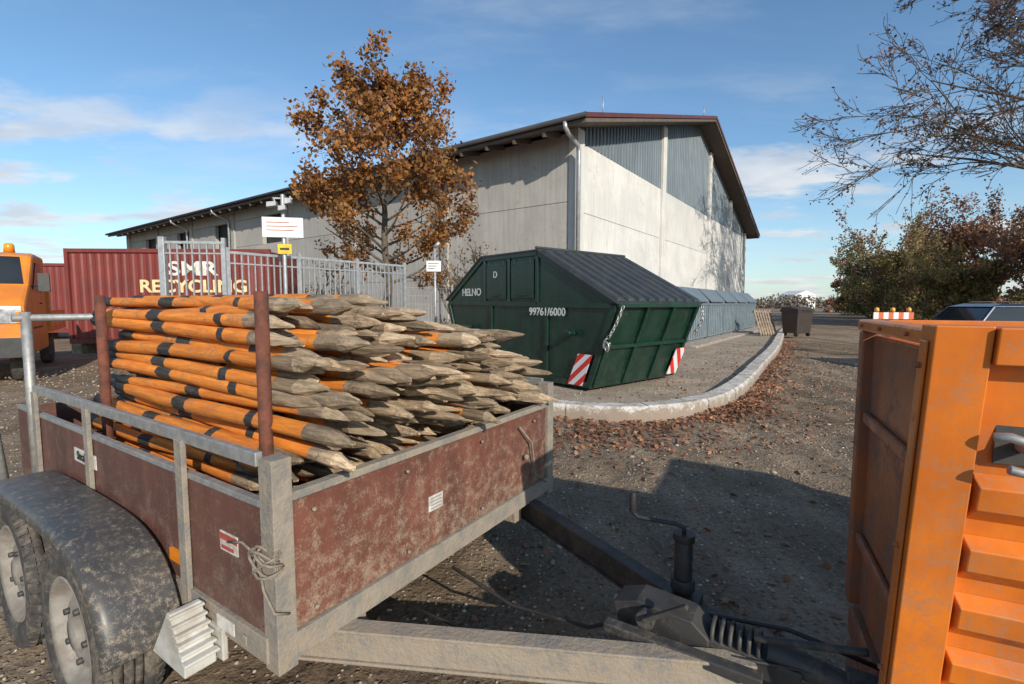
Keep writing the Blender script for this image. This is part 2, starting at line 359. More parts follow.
def fender(y0,y1):
    c=[(-.5,.4),(-.505,.48),(-.55,.58),(-.64,.665),(-.78,.715),(-.95,.73),(-1.3,.735),(-1.66,.73),(-1.83,.715),(-1.96,.665),(-2.05,.58),(-2.1,.48),(-2.11,.4)]
    f=MB(); n=len(c)
    ys=[y0,y0-.001,y0+.012,y0+.04,y1]; ins=[.05,.022,.006,0,0]
    vs=[]
    for y,i_ in zip(ys,ins):
        for (x,z) in c:
            dx=x+1.3;dz=z-.2; dx*=.45; l=math.hypot(dx,dz)
            vs.append((x-dx/l*i_,y,z-dz/l*i_))
    k=len(ys); f.add(vs,[(r*n+j,r*n+j+1,(r+1)*n+j+1,(r+1)*n+j) for r in range(k-1) for j in range(n-1)],0,True)
    o=f.obj('fender',[fm_],TR,recalc=False); s=o.modifiers.new('s','SOLIDIFY'); s.thickness=.008; s.offset=0
    s=o.modifiers.new('ss','SUBSURF'); s.levels=2; s.render_levels=2
fender(-.24,-.02)
fender(W+.24,W+.02)
t=MB()
t.prism([(-.5,.4),(-.28,.4),(-.28,.43),(-.36,.57),(-.38,.57)],-.12,-.03)
for i in range(6):
    a=(-.28-.017*i,.44+.023*i); t.box(a[0]-.01,a[0]+.018,-.125,-.025,a[1],a[1]+.01)
t.box(-.5,-.26,-.022,-.004,.4,.5)
t.obj('wheel_chock',[M('chock_plastic',(.5,.49,.45),(.36,.33,.28),12,.75,mud=(MUDC,9,.52,-1,0,0))],TR,.004)
t=MB(); t.box(-.62,-.54,-.012,-.001,.62,.66); t.obj('side_reflector',[M('reflector_orange',(.8,.25,.02),None,4,.3)],TR)
t=MB(); t.box(-.28,-.18,-.004,-.001,.75,.81,0); t.box(-.28,-.18,-.006,-.0045,.785,.805,1); t.box(-.27,-.2,-.006,-.0045,.757,.768,1)
t.box(-.3,-.2,-.016,-.0125,.5,.54,0); t.box(-1.56,-1.3,-.004,-.001,.8,.86,0)
t.box(.001,.004,.62,.7,.7,.76,0)
for k in range(4): t.box(.0045,.006,.63,.69,.708+k*.013,.713+k*.013,2)
t.obj('stickers',[M('dirty_label',(.6,.57,.52),(.4,.35,.3),25,.6),M('label_red',(.4,.07,.05),None,20),M('print_grey',(.3,.3,.3),None,3)],TR)
txt('Stralsen',.055,(-1.43,-.006,.83),(1,0,0),(0,0,1),black,TR,'trailer_label')
t=MB(); pts=[]
for i in range(60):
    a=i*.55; pts.append((-.02+.045*math.cos(a)+.0006*i,-.02+.03*math.sin(a)*1.0,.8+.03*math.sin(a*.7)+.01*math.sin(i)))
t.tube(pts,.004,6); t.tube([(-.02,-.03,.8),(-.0,-.03,.72),(.03,-.02,.66),(.02,.03,.63)],.004,6); t.tube([(.02,-.03,.8),(-.1,-.03,.83),(-.2,-.02,.8)],.004,6)
t.tube([(.02,1.25,.9),(.03,1.35,.8),(.02,1.4,.62),(.03,1.5,.55)],.005,6)
t.obj('rope',[M('rope',(.26,.22,.17),(.17,.14,.11),40,.95)],TR)
# ------------------------------------------------------------------ stakes
SK=grp('wooden_stakes',(-.66,1.285,0),R(-33))
wood=M('weathered_wood',(.47,.345,.225),(.2,.14,.09),3,.85,0,.6,14,stretch=(2.5,26,26),lo=.3,hi=.7,mud=((.12,.085,.055),6,.5,-1,0,0,.12,.8),island=.35)
wood2=M('cut_wood',(.62,.47,.31),(.33,.24,.15),3,.85,0,.6,14,stretch=(3,30,30),lo=.3,hi=.7,island=.35,mud=((.18,.13,.085),9,.53,-1,0,0,.12,.7))
sor=M('stake_orange',(.82,.27,.03),(.6,.18,.025),3,.7,0,.35,14,stretch=(2.5,26,26),mud=((.3,.17,.09),7,.52,-1,0,0,.1,.8),island=.15)
sbl=M('stake_black',(.022,.022,.024),(.06,.052,.045),3,.7,0,.35,14,stretch=(2.5,26,26),island=.2,mud=((.2,.15,.1),9,.55,-1,0,0,.1,.6))
sb=MB(); pitchz=.0505; pitchy=.0605; nl=20
stk=[]
for li in range(nl):
    z0=.593+li*pitchz
    for ci in range(24):
        y=.183+ci*pitchy+(li%2)*pitchy*.35+random.uniform(-.009,.009)
        if y>1.52: continue
        zmax=1.48 if y<.75 else 1.48-(y-.75)*.36
        if z0>zmax: continue
        stk.append((y,z0+random.uniform(-.008,.008),False))
for k in range(7): stk.append((random.uniform(.25,.75),1.505+random.uniform(-.01,.01),True))
for (y,z,loose) in stk:
    r=random.uniform(.023,.03)
    if z<1.0: tip=random.uniform(-.42,-.1)
    else: tip=random.uniform(-.3,.09)+(.06 if 1.0<z<1.4 else -.05)
    if y>1.2: tip-=.05
    Ls=random.uniform(1.62,1.8)
    yaw=random.uniform(-.03,.03)*(3 if loose else 1); pit=random.uniform(-.018,.018); roll=random.uniform(0,6.28)
    tl=random.uniform(.07,.18); body=Ls-tl; bo=random.uniform(-.07,.07); sh=.24
    m4=sorted([.3+bo+sh,.38+bo+sh,.5+bo+sh,.62+bo+sh,.88+bo+sh,.95+bo+sh,1.0+bo+sh,1.12+bo+sh])
    marks=[0,.14]+m4+[max(m4[-1]+.02,body-.12),max(m4[-1]+.04,body-.05),max(m4[-1]+.06,body)]
    body=marks[-1]; tl=max(.07,Ls-body)
    cols=['b','o','o','b','o','o','o','b','o','o','w','w']
    xs=marks+[body+tl*.3,body+tl*.62,body+tl*.9,body+tl]
    rs=[r*random.uniform(.92,1.07) for _ in marks]+[r*random.uniform(.76,.9),r*random.uniform(.5,.64),r*random.uniform(.24,.38),r*random.uniform(.08,.2)]
    cols=cols+['t']*4
    n=8; vs=[]; wb=random.uniform(-.016,.016); wb2=random.uniform(-.009,.009); to=random.uniform(-.7,.7)*r; to2=random.uniform(-.6,.7)*r
    fac=[random.uniform(.8,1.15) for _ in range(n)]
    for i,(x,rr) in enumerate(zip(xs,rs)):
        k=max(0,(x-body)/tl)
        for q in range(n):
            a=roll+2*math.pi*q/n; jr=1+.08*math.sin(3*a+i*.4+roll)+random.uniform(-.06,.06)
            if k>0: jr*=fac[q]
            lx=x-Ls*.5
            vs.append((tip-Ls+x+(random.uniform(-.006,.006) if k>0 else 0), y+rr*jr*math.cos(a)+yaw*lx+wb*math.sin(x*2.5)+to*k, z+rr*jr*math.sin(a)+pit*lx+wb2*math.sin(x*3)+to2*k))
    o=len(sb.v); sb.v.extend(vs)
    tipm=3 if random.random()<.6 else 2
    for i in range(len(xs)-1):
        mi={'o':0,'b':1,'w':2,'t':tipm}[cols[i]]
        for q in range(n):
            sb.f.append((o+i*n+q,o+i*n+(q+1)%n,o+(i+1)*n+(q+1)%n,o+(i+1)*n+q)); sb.m.append(mi); sb.s.append(cols[i]!='t')
    sb.f.append(tuple(o+q for q in range(n))); sb.m.append(0); sb.s.append(False)
    sb.f.append(tuple(o+(len(xs)-1)*n+q for q in reversed(range(n)))); sb.m.append(3); sb.s.append(False)
sb.obj('stakes',[sor,sbl,wood,wood2],SK)
# ------------------------------------------------------------------ green skip
SKP=grp('covered_skip_container',(1.26,7.73,.07),R(-50.3)); WD=2.35
grn=M('green_paint',(.008,.036,.023),(.006,.027,.018),3,.3,mud=((.06,.07,.055),5,.5,0,1.5,.05,.2,.5),streak=.25)
lid=M('lid_plastic',(.04,.045,.047),(.028,.032,.034),3,.45,mud=((.1,.1,.09),4,.5,-1,0,0,.2,.5))
prof=[(0,.06),(-3.7,.06),(-4.2,1.5),(-2.89,2.35),(-1.25,2.35),(.5,1.42)]
t=MB(); t.prism(prof,0,WD); t.obj('body',[grn],SKP,.01)
t=MB()
def bar(a,b_,w=.07,d=.035,m=0):
    for y in(-d/2,WD+d/2): t.beam((a[0],y,a[1]),(b_[0],y,b_[1]),d,w,up=(0,0,1) if abs(a[1]-b_[1])<abs(a[0]-b_[0])+1e-3 else (1,0,0),m=m)
bar((-4.18,1.46),(.5,1.4),.09); bar((-1.25,1.42),(-1.25,2.33),.07); bar((-2.05,1.45),(-2.05,2.33),.06); bar((-2.82,1.45),(-2.82,2.33),.06)
bar((-4.17,1.5),(-2.9,2.33),.08); bar((-2.9,2.33),(-1.25,2.33),.08); bar((-1.25,2.33),(.5,1.42),.08)
bar((-.03,.08),(.47,1.38),.1); bar((-3.67,.08),(-4.17,1.45),.1); bar((-3.65,.12),(-.05,.12),.1)
bar((-1.0,.15),(-1.0,1.38),.07); bar((-2.6,.15),(-2.6,1.4),.07)
for y in(.05,.8,1.55,WD-.05): t.beam((.03,y,.1),(.53,y,1.4),.07,.05,up=(1,0,0))
t.beam((.53,0,1.42),(.53,WD,1.42),.07,.09); t.beam((.28,0,.75),(.28,WD,.75),.05,.06)
for y in(-.1,WD+.1):
    for x in(-.35,-3.3): t.tube([(x,y-.08,.95),(x,y+.08,.95)],.045,12); t.lathe([(.0,0),(.075,0),(.075,.02),(0,.02)],(x,y-(.1 if y<0 else -.08),.95),'y',16)
t.box(-3.5,-.2,.2,WD-.2,-.0,.06)
t.obj('frame_ribs',[grn],SKP,.006)
t=MB(); t.box(-2.76,-2.12,-.025,-.002,1.53,2.24); t.box(-1.98,-1.34,-.025,-.002,1.53,2.24)
for x in(-2.44,-1.66): t.box(x-.12,x+.12,-.05,-.026,1.58,1.61); t.box(x-.25,x-.2,-.04,-.026,2.16,2.26); t.box(x+.2,x+.25,-.04,-.026,2.16,2.26)
t.obj('side_hatches',[grn],SKP,.01)
def lidslab(a,b_,nr):
    q=MB(); a=Vector((a[0],0,a[1]));b2=Vector((b_[0],0,b_[1])); d=(b2-a); L_=d.length; d.normalize(); nrm=Vector((-d.z,0,d.x)); 
    if nrm.z<0: nrm=-nrm
    def P(s,y,h): v=a+d*s+nrm*h; return (v.x,y,v.z)
    y0,y1=-.06,WD+.06
    q.hexa([P(0,y0,.012),P(L_+.06,y0,.012),P(L_+.06,y1,.012),P(0,y1,.012),P(0,y0,.04),P(L_+.06,y0,.04),P(L_+.06,y1,.04),P(0,y1,.04)])
    st=(y1-y0)/nr
    for i in range(nr):
        c0=y0+st*(i+.15);c1=y0+st*(i+.85); e=st*.12
        q.hexa([P(.05,c0,.041),P(L_+.02,c0,.041),P(L_+.02,c1,.041),P(.05,c1,.041),P(.08,c0+e,.085),P(L_-.01,c0+e,.085),P(L_-.01,c1-e,.085),P(.08,c1-e,.085)])
    q.obj('lid',[lid],SKP,.008)
lidslab((-1.22,2.35),(.5,1.44),9); lidslab((-2.92,2.35),(-4.2,1.52),9)
t=MB(); t.box(-2.92,-1.2,-.05,WD+.05,2.365,2.4); t.tube([(-1.22,-.08,2.42),(-1.22,WD+.08,2.42)],.03,8);t.obj('top_plate',[lid],SKP,.006)
chm=M('chain_steel',(.5,.5,.48),(.35,.33,.3),20,.4,.6)
def chain(pts,name='chain'):
    c=MB(); pts=[Vector(p) for p in pts]
    tot=[]; 
    for a,b_ in zip(pts[:-1],pts[1:]):
        k=max(1,int((b_-a).length/.055))
        tot+= [a+(b_-a)*i/k for i in range(k)]
    for i in range(len(tot)-1):
        a,b_=tot[i],tot[i+1]; d=(b_-a); u=Vector((0,1,0)) if i%2 else d.cross(Vector((0,1,0))).normalized(); mid=(a+b_)/2; dd=d.normalized()
        ring=[mid+dd*math.cos(t_)*.042+u*math.sin(t_)*.022 for t_ in [k*math.pi/4 for k in range(9)]]
        c.tube(ring,.009,5,cap=False)
    c.obj(name,[chm],SKP)
chain([(.62,.02,1.4),(.54,-.03,1.15),(.44,-.06,.95),(.32,-.06,.85),(.38,-.06,.7),(.46,-.05,.9)])
chain([(.62,WD-.05,1.4),(.66,WD-.1,1.15),(.54,WD-.1,.95),(.45,WD-.1,.8)])
t=MB(); t.tube([(.38+.05*math.cos(a),-.08,.78+.07*math.sin(a)) for a in [k*math.pi/5-.8 for k in range(8)]],.013,8); t.obj('hook',[chm],SKP)
m,nt,b,co=newmat('chevron'); sp=nn(nt,'ShaderNodeSeparateXYZ'); nt.links.new(co,sp.inputs[0])
v=math_(nt,'FRACT',math_(nt,'MULTIPLY',math_(nt,'ADD',math_(nt,'SUBTRACT',math_(nt,'MULTIPLY',sp.outputs[2],1.2),sp.outputs[0]),math_(nt,'MULTIPLY',sp.outputs[1],1)),-4.0))
nt.links.new(mixc(nt,math_(nt,'GREATER_THAN',v,.5),(.7,.68,.66),(.6,.03,.03)),b.inputs['Base Color']); b.inputs['Roughness'].default_value=.35; chev=m
t=MB(); t.hexa([(-.45,-.055,.1),(-.13,-.055,.1),(-.13,-.045,.1),(-.45,-.045,.1),(-.22,-.055,.62),(.08,-.055,.62),(.08,-.045,.62),(-.22,-.045,.62)])
t.hexa([(.07,WD-.3,.12),(.085,WD-.3,.12),(.085,WD,.12),(.07,WD,.12),(.27,WD-.3,.62),(.285,WD-.3,.62),(.285,WD,.62),(.27,WD,.62)])
t.obj('warning_plates',[chev],SKP)
pw=M('stencil_white',(.6,.62,.6),(.45,.48,.45),9,.6)
txt('HELNO',.21,(-3.3,-.012,1.67),(1,0,0),(0,0,1),pw,SKP,'lettering',bold=.005,sx=1.0)
txt('99761/6000',.19,(-.98,-.012-.03,1.29),(1,0,0),(0,0,1),pw,SKP,'lettering',bold=.004)
txt('D',.18,(-2.46,-.03,2.0),(1,0,0),(0,0,1),pw,SKP,'lettering',bold=.002)
# ------------------------------------------------------------------ warehouse
GA=math.atan2(.815,.58)
WH=grp('warehouse',(2.13,16.8,0),GA); GW=30.3; LL=42.5; ZE=7.5; ZA=12.0
def zr(x): return ZE+(ZA-ZE)*min(x,GW-x)/(GW/2)
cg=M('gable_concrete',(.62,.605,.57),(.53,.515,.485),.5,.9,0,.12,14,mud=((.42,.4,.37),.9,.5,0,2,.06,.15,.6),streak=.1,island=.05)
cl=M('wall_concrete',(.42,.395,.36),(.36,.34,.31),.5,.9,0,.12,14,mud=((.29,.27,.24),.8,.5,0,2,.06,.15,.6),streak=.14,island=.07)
dk=M('dark_core',(.04,.04,.045),None,1,.8)
t=MB(); t.prism([(.3,0),(GW-.3,0),(GW-.3,ZE-.15),(GW/2,ZA-.15),(.3,ZE-.15)],.3,LL-.3); t.obj('core',[dk],WH)
colx=[0.25,9,18,24.3,GW-.25]; ZB=7.05
t=MB()
for a,b_ in zip(colx[:-1],colx[1:]):
    for z0,z1 in((0,2.35),(2.365,4.7),(4.715,ZB)): t.box(a+.26,b_-.26,0,.22,z0,z1)
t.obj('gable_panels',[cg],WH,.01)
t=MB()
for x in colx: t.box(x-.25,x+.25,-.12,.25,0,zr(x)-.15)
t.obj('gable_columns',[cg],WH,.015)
clad=M('metal_cladding',(.17,.2,.22),(.145,.175,.195),1,.45,.3,streak=.15)
t=MB()
for a,b_ in zip(colx[:-1],colx[1:]):
    x=a+.26; vs=[];i=0
    while x<b_-.26:
        d=.06 if (i//2)%2 else .0
        x1=min(x+(.12 if i%2==0 else .03),b_-.26)
        vs+=[(x,d,ZB+.02),(x,d,zr(x)-.05)]
        x=x1;i+=1
    vs+=[(b_-.26,.0,ZB+.02),(b_-.26,.0,zr(b_-.26)-.05)]
    n=len(vs)//2; t.add(vs,[(2*k,2*k+2,2*k+3,2*k+1) for k in range(n-1)])
t.obj('gable_cladding',[clad],WH,recalc=False)
t=MB(); ys=[.06]+[6.0*i for i in range(1,8)]+[LL-.2]
for a,b_ in zip(ys[:-1],ys[1:]):
    if a<17:
        for z0,z1 in((0,2.5),(2.515,5.0),(5.015,7.3)): t.box(0.003,.22,a+.2,b_-.2,z0,z1)
    else:
        for z0,z1 in((0,2.5),(2.515,5.0)): t.box(0,.22,a+.2,b_-.2,z0,z1)
        t.box(0,.22,a+.2,b_-.2,6.6,7.3)
        t.box(.0,.22,(a+b_)/2-.5,b_-.2,5.015,6.585)
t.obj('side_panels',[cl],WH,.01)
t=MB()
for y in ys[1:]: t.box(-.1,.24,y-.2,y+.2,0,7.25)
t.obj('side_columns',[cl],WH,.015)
roofm=M('roof_metal',(.12,.03,.025),(.085,.028,.025),2,.5); soff=M('soffit',(.13,.1,.08),(.1,.08,.065),4,.8)
ov=1.1; sl=(ZA-ZE)/(GW/2); zl=ZE-ov*sl
t=MB()
t.prism([(-ov,zl+.06),(GW/2,ZA+.06),(GW+ov,zl+.06),(GW+ov,zl+.2),(GW/2,ZA+.22),(-ov,zl+.2)],-1.0,LL+1)
t.obj('roof',[roofm],WH)
t=MB()
t.prism([(-ov+.02,zl-.08),(GW/2,ZA-.08),(GW+ov-.02,zl-.08),(GW+ov-.02,zl+.055),(GW/2,ZA+.055),(-ov+.02,zl+.055)],-.95,LL+.9)
t.obj('soffit',[soff],WH)
t=MB()
for y in np.arange(.6,LL,1.2): t.beam((-ov+.05,y,zl-.16),(.0,y,ZE-.2),.1,.14)
t.obj('rafters',[soff],WH)
t=MB(); zinc=M('zinc',(.45,.46,.47),(.36,.37,.38),5,.4,.5)
t.tube([(-ov-.07,-1.0,zl+.12),(-ov-.07,LL+1,zl+.12)],.08,8,1)
for y,r in((-.25,.075),(24.2,.06),(30.3,.06)):
    t.tube([(-ov-.05,y,zl+.05),(-ov-.03,y,zl-.12),(-ov+.2,y,zl-.25),(-.25,y,zl-.45),(-.2,y,zl-.65),(-.2,y,.3)],r,10,0)
t.obj('gutter_and_downpipes',[zinc,dk],WH)
t=MB(); t.tube([(1.5,-.3,zr(1.5)+.2),(1.5,-.3,zr(1.5)+1.0)],.02,6); t.tube([(15,-.3,ZA+.2),(15,-.3,ZA+.9)],.02,6); t.tube([(29,-.5,8),(29,-.5,9)],.02,6); t.obj('lightning_rods',[zinc],WH)
# ------------------------------------------------------------------ depot containers
bg=M('bluegrey_paint',(.2,.25,.275),(.15,.195,.22),2,.5,.1,mud=((.2,.19,.17),3,.5,0,.6,.08,.2,.6))
bg2=M('bluegrey_lid',(.14,.175,.2),(.11,.14,.16),2,.5)
for i in range(5):
    g=grp('recycling_depot_container',(6.1+.58*2.7*i,16.6+.815*2.7*i,.16),GA)
    t=MB(); t.prism([(0,.08),(0,1.35),(.45,1.8),(1.5,1.8),(1.5,.08)],.0,2.4,'x'); 
    for x in np.arange(.15,2.4,.3): t.box(x-.03,x+.03,-.03,-.002,.15,1.3)
    t.box(-.02,2.42,-.04,1.52,1.3,1.35); t.box(.1,2.3,.1,1.4,0,.08)
    t.obj('body',[bg],g,.015)
    t=MB()
    for a in(0.03,1.23): t.prism([(-.06,1.4),(-.06,1.47),(.42,1.95),(1.1,2.0),(1.5,1.9),(1.5,1.81),(.42,1.81)],a,a+1.14,'x')
    t.obj('lids',[bg2],g,.03)
g=grp('concrete_pad',(5.6,16.0,0),GA); pd=MB(); pd.box(-.3,15.5,-.6,2.6,.0,.16); pd.obj('slab',[kmat],g,.01)
bn_=grp('waste_bin',(12.6,21.4,.078),R(20)); brn=M('brown_plastic',(.045,.03,.025),(.035,.025,.02),3,.5)
t=MB(); t.hexa([(-.4,-.35,.15),(.4,-.35,.15),(.4,.35,.15),(-.4,.35,.15),(-.46,-.42,1.1),(.46,-.42,1.1),(.46,.42,1.1),(-.46,.42,1.1)])
t.box(-.49,.49,-.45,.45,1.08,1.13); t.prism([(-.47,1.14),(-.4,1.22),(.0,1.3),(.35,1.3),(.47,1.14)],-.49,.49,'x')
for x in(-.36,.36):
    for y in(-.28,.28): t.lathe([(0,-.03),(.1,-.03),(.1,.03),(0,.03)],(x,y,.1),'x',14)
t.tube([(-.4,.55,1.12),(.4,.55,1.12)],.02,8); t.tube([(-.3,-.5,1.15),(.3,-.5,1.15)],.015,8)
for x in(-.4,.4): t.tube([(x,.55,1.12),(x,.44,1.12)],.02,8)
t.obj('bin',[brn],bn_,.02)
pa=grp('wooden_pallet',(11.5,21.6,.05),R(20)); t=MB(); pwd=M('pallet_wood',(.3,.23,.16),(.17,.125,.09),8,.9)
for k in range(7): t.beam((-.45+k*.15,0,0.05),(-.45+k*.15,.45,1.2),.09,.02,up=(0,-1,.3))
for z in(.15,.62,1.1): t.beam((-.5,.04+z*.37,z),(.5,.04+z*.37,z),.08,.08)
t.obj('slats',[pwd],pa)
# ------------------------------------------------------------------ fence and gate
def fence(name,p0,p1,h,sp=.12,z0=.08,posts=2.5,r=.011,pr=.03):
    p0=Vector(p0);p1=Vector(p1);L_=(p1-p0).length; g=grp(name,(p0.x,p0.y,0),math.atan2(p1.y-p0.y,p1.x-p0.x))
    f=MB(); x=0
    while x<L_: f.box(x-r,x+r,-r,r,z0+.04,h-.04); x+=sp
    f.box(0,L_,-.02,.02,z0,z0+.045); f.box(0,L_,-.02,.02,h-.045,h); f.box(0,L_,-.018,.018,h-.22,h-.195)
    x=0
    while x<=L_+.01: f.box(x-pr,x+pr,-pr,pr,0,h+.06); x+=posts
    f.obj('bars',[galv_clean],g); return g
gate=fence('sliding_gate',(-6.0,8.4),(-5.0,8.5),2.58,.12,.1,1.0)
t=MB(); t.box(-.05,.05,-.05,.05,0,2.65); t.obj('gate_post',[galv_clean],gate,.01)
g=fence('steel_fence',(-4.95,8.5),(-2.55,11.6),2.42,.115,.1,1.3)
g=grp('mesh_fence',(-2.55,11.6,0),math.atan2(2.2,1.9)); t=MB()
for k in range(30): t.tube([(k*.1,0,.1),(k*.1,0,1.9)],.004,4)
for k in range(10): t.tube([(0,0,.1+k*.2),(3,0,.1+k*.2)],.004,4)
for x in(0,1.5,3): t.tube([(x,0,0),(x,0,2)],.03,8)
t.obj('mesh',[galv_clean],g)
sg=grp('yard_sign',(-4.2,9.0,0),R(12)); t=MB()
t.tube([(0,.05,0),(0,.05,3.5)],.035,10,0); t.box(-.35,.35,-.01,.01,2.72,3.08,1); t.box(-.1,.14,-.01,.01,2.42,2.6,2)
for k,w in enumerate((.22,.3,.26)): t.box(-.28,-.28+w*2*.9,-.014,-.011,2.98-k*.07,2.995-k*.07,3)
t.box(-.06,.1,-.014,-.011,2.49,2.53,4)
t.obj('board',[galv_clean,white,M('yellow_sign',(.75,.5,.03),None,4,.5),M('sign_print_red',(.5,.15,.1),None,3),black],sg,.003)
t=MB()
for x,z,w_ in((-.14,3.3,.1),(.03,3.24,.08),(.13,3.36,.07)):
    t.prism([(x-w_,z-.06),(x+w_*.6,z-.03),(x+w_*.6,z+.05),(x-w_,z+.03)],-.12,.03)
    t.tube([(x,.05,z),(x,.05,z+.12)],.015,6)
t.beam((-.17,.05,3.43),(.17,.05,3.43),.03,.03); t.obj('floodlights',[galv_clean],sg,.012)
s2=grp('fence_sign',(-1.9,12.0,0),R(5)); t=MB(); t.tube([(.0,.04,0),(.0,.04,2.9)],.03,8); t.box(-.2,.15,-.01,.01,2.3,2.56,1)
for k in range(3): t.box(-.16,.1-.05*k,-.014,-.011,2.48-k*.06,2.5-k*.06,2)
t.tube([(.0,.04,2.9),(.12,.0,3.0)],.05,8,0)
t.obj('plate',[galv_clean,white,M('print_dark',(.2,.2,.22),None,3)],s2)
# ------------------------------------------------------------------ red containers
rc=M('container_red',(.2,.033,.025),(.155,.028,.022),1.5,.5,mud=((.14,.055,.04),3,.5,-1,0,0,.15,.7),streak=.2)
def container(name,loc,rz,L_,h,d=2.44):
    g=grp(name,loc,rz); t=MB(); t.box(.06,L_-.06,.06,d,.12,h-.06)
    x=.1
    while x<L_-.2: t.prism([(x,.06),(x+.05,.025),(x+.12,.025),(x+.17,.06)],.15,h-.15,'z'); x+=.25
    for a in(0,L_-.1): t.box(a,a+.1,0,.12,0,h); t.box(a,a+.1,d-.1,d+.02,0,h)
    t.box(.1,L_-.1,.0,.1,h-.12,h-.004); t.box(.1,L_-.1,0,.1,0.0,.14)
    t.obj('shell',[rc],g,.006); return g
cA=container('shipping_container',(-13.4,14.6,.3),R(2),6.06,2.86)
lt=M('container_letter',(.78,.62,.33),(.65,.5,.26),6,.6)
cw=M('container_letter_white',(.78,.74,.66),None,6,.6)
txt('SMR',.58,(3.75,.015,2.25),(1,0,0),(0,0,1),cw,cA,sx=1.35,bold=.014)
txt('RECYCLING',.52,(3.75,.015,1.72),(1,0,0),(0,0,1),lt,cA,sx=1.15,bold=.014)
container('shipping_container',(-21.5,20.0,.3),R(8),6.06,2.9)
t=MB(); g=grp('timber_sleepers'); 
for x,y in((-13.2,14.6),(-10.4,14.7),(-7.6,14.8),(-21.2,20),(-16,20.7)): t.box(x-.15,x+.15,y,y+2.4,0,.298)
t.obj('timbers',[pwd],g)
# ------------------------------------------------------------------ orange light truck at left
LT=grp('orange_van_truck',(-9.05,9.0,0),R(38)); o2=M('van_orange',(.74,.24,.03),(.62,.19,.025),2,.3,mud=((.35,.2,.1),4,.5,.4,1.4,.06,.2,.5))
t=MB(); t.prism([(0,.5),(-.02,1.15),(.05,1.46),(.18,1.56),(.7,1.86),(1.35,2.48),(1.65,2.56),(2.9,2.56),(2.9,.5)],-2.05,0,'x'); t.obj('cab',[o2],LT,.06)
t=MB()
def ws(s,h): return (.7+.65*s-h*.69,1.86+.62*s+h*.72)
a,b_,c_,e_=ws(.05,.012),ws(.95,.012),ws(.95,.0),ws(.05,.0)
t.hexa([(-1.97,a[0],a[1]),(-.08,a[0],a[1]),(-.08,e_[0],e_[1]),(-1.97,e_[0],e_[1]),(-1.87,b_[0],b_[1]),(-.18,b_[0],b_[1]),(-.18,c_[0],c_[1]),(-1.87,c_[0],c_[1])])
t.prism([(1.05,1.8),(1.55,2.36),(2.2,2.36),(2.2,1.75)],.002,.02,'x'); t.obj('windscreen',[glass],LT)
t=MB(); t.box(-1.55,-.5,-.045,-.002,1.14,1.4); t.box(-2.08,.03,-.14,-.03,.52,.88); 
t.box(-1.5,-.55,-.05,-.03,.92,1.08)
for k in range(4): t.box(-1.5,-.55,-.06,-.046,1.17+k*.06,1.19+k*.06)
t.box(.1,.28,.88,.98,1.75,2.12); t.tube([(0,1.0,1.85),(.16,.93,1.88)],.018,6); t.tube([(-1.9,.9,2.0),(-.9,.85,1.92)],.01,5)
t.box(-1.25,-1.05,-.055,.3,1.52,1.56)
t.box(.001,.012,.9,2.0,1.0,1.04); t.box(.001,.03,1.9,2.0,1.5,1.53)
t.obj('grille_bumper',[black],LT,.008)
t=MB(); 
for x in(-1.99,-.46): t.prism([(x,1.14),(x+.44,1.14),(x+.42,1.4),(x+.04,1.42)],-.045,.003)
t.obj('headlights',[M('lamp_glass',(.6,.61,.63),(.3,.3,.32),9,.12,.3)],LT,.012)
t=MB(); 
for x in(-2.0,-.12): t.box(x,x+.1,-.052,-.03,1.14,1.36)
t.obj('indicators',[M('indicator',(.8,.3,.03),None,3,.2)],LT,.01)
t=MB(); t.box(-1.28,-.76,-.155,-.142,.66,.77); t.obj('number_plate',[white],LT)
t=MB(); t.lathe([(0,-.04),(.09,-.04),(.08,.12),(.05,.15),(0,.15)],(-.4,1.9,2.62),'z',14); t.obj('beacon',[M('beacon',(.8,.3,.02),None,3,.2)],LT)
t=MB()
for x in(-1.85,-.2):
    for y in(.75,4.4): t.lathe([(0,-.1),(.25,-.1),(.34,-.11),(.38,-.08),(.38,.08),(.34,.11),(0,.11)],(x,y,.38),'x',24)
t.obj('wheels',[rubber],LT)
t=MB(); t.box(-2.1,.05,3.0,6.0,.85,.95); t.box(-2.1,.05,3.0,3.06,.95,1.9)
for x in(-2.1,.01): t.box(x,x+.04,3.06,6.0,.95,1.35)
t.box(-1.5,-.5,2.9,6,.55,.84); t.obj('bed',[o2],LT,.01)
# ------------------------------------------------------------------ orange tipper
TA=math.atan2(-.435,.9); TP=grp('orange_tipper_truck',(.83,.915,0),TA)
tor=M('tipper_orange',(.74,.2,.022),(.58,.15,.02),3,.36,bump=.05,bscale=8,mud=((.36,.17,.08),9,.47,.5,1.4,.04,.2,.7),streak=.12)
tpl=M('tipper_panel',(.42,.12,.035),(.27,.085,.035),2.5,.42,mud=((.2,.12,.08),5,.46,.3,1.4,.1,.2,.8),streak=.2)
Wt=.74; Z0=.5;Z1=1.45; ln=.16
def side(z): return ln*(Z1-z)/(Z1-Z0)
t=MB()
t.hexa([(.02,side(Z0)+.05,Z0),(.05,side(Z0)+.05,Z0),(.05,Wt,Z0),(.02,Wt,Z0),(.02,.05,Z1-.05),(.05,.05,Z1-.05),(.05,Wt,Z1-.05),(.02,Wt,Z1-.05)],1)
t.box(-.015,.05,.0,Wt+.01,Z1-.035,Z1,0)
t.box(-.01,.04,Wt-.04,Wt+.012,Z0,Z1-.037,1)
for z in(.72,1.12): t.box(.0,.018,side(z)+.07,Wt-.05,z,z+.035,1)
t.obj('tailgate',[tor,tpl],TP,.006)
t=MB()
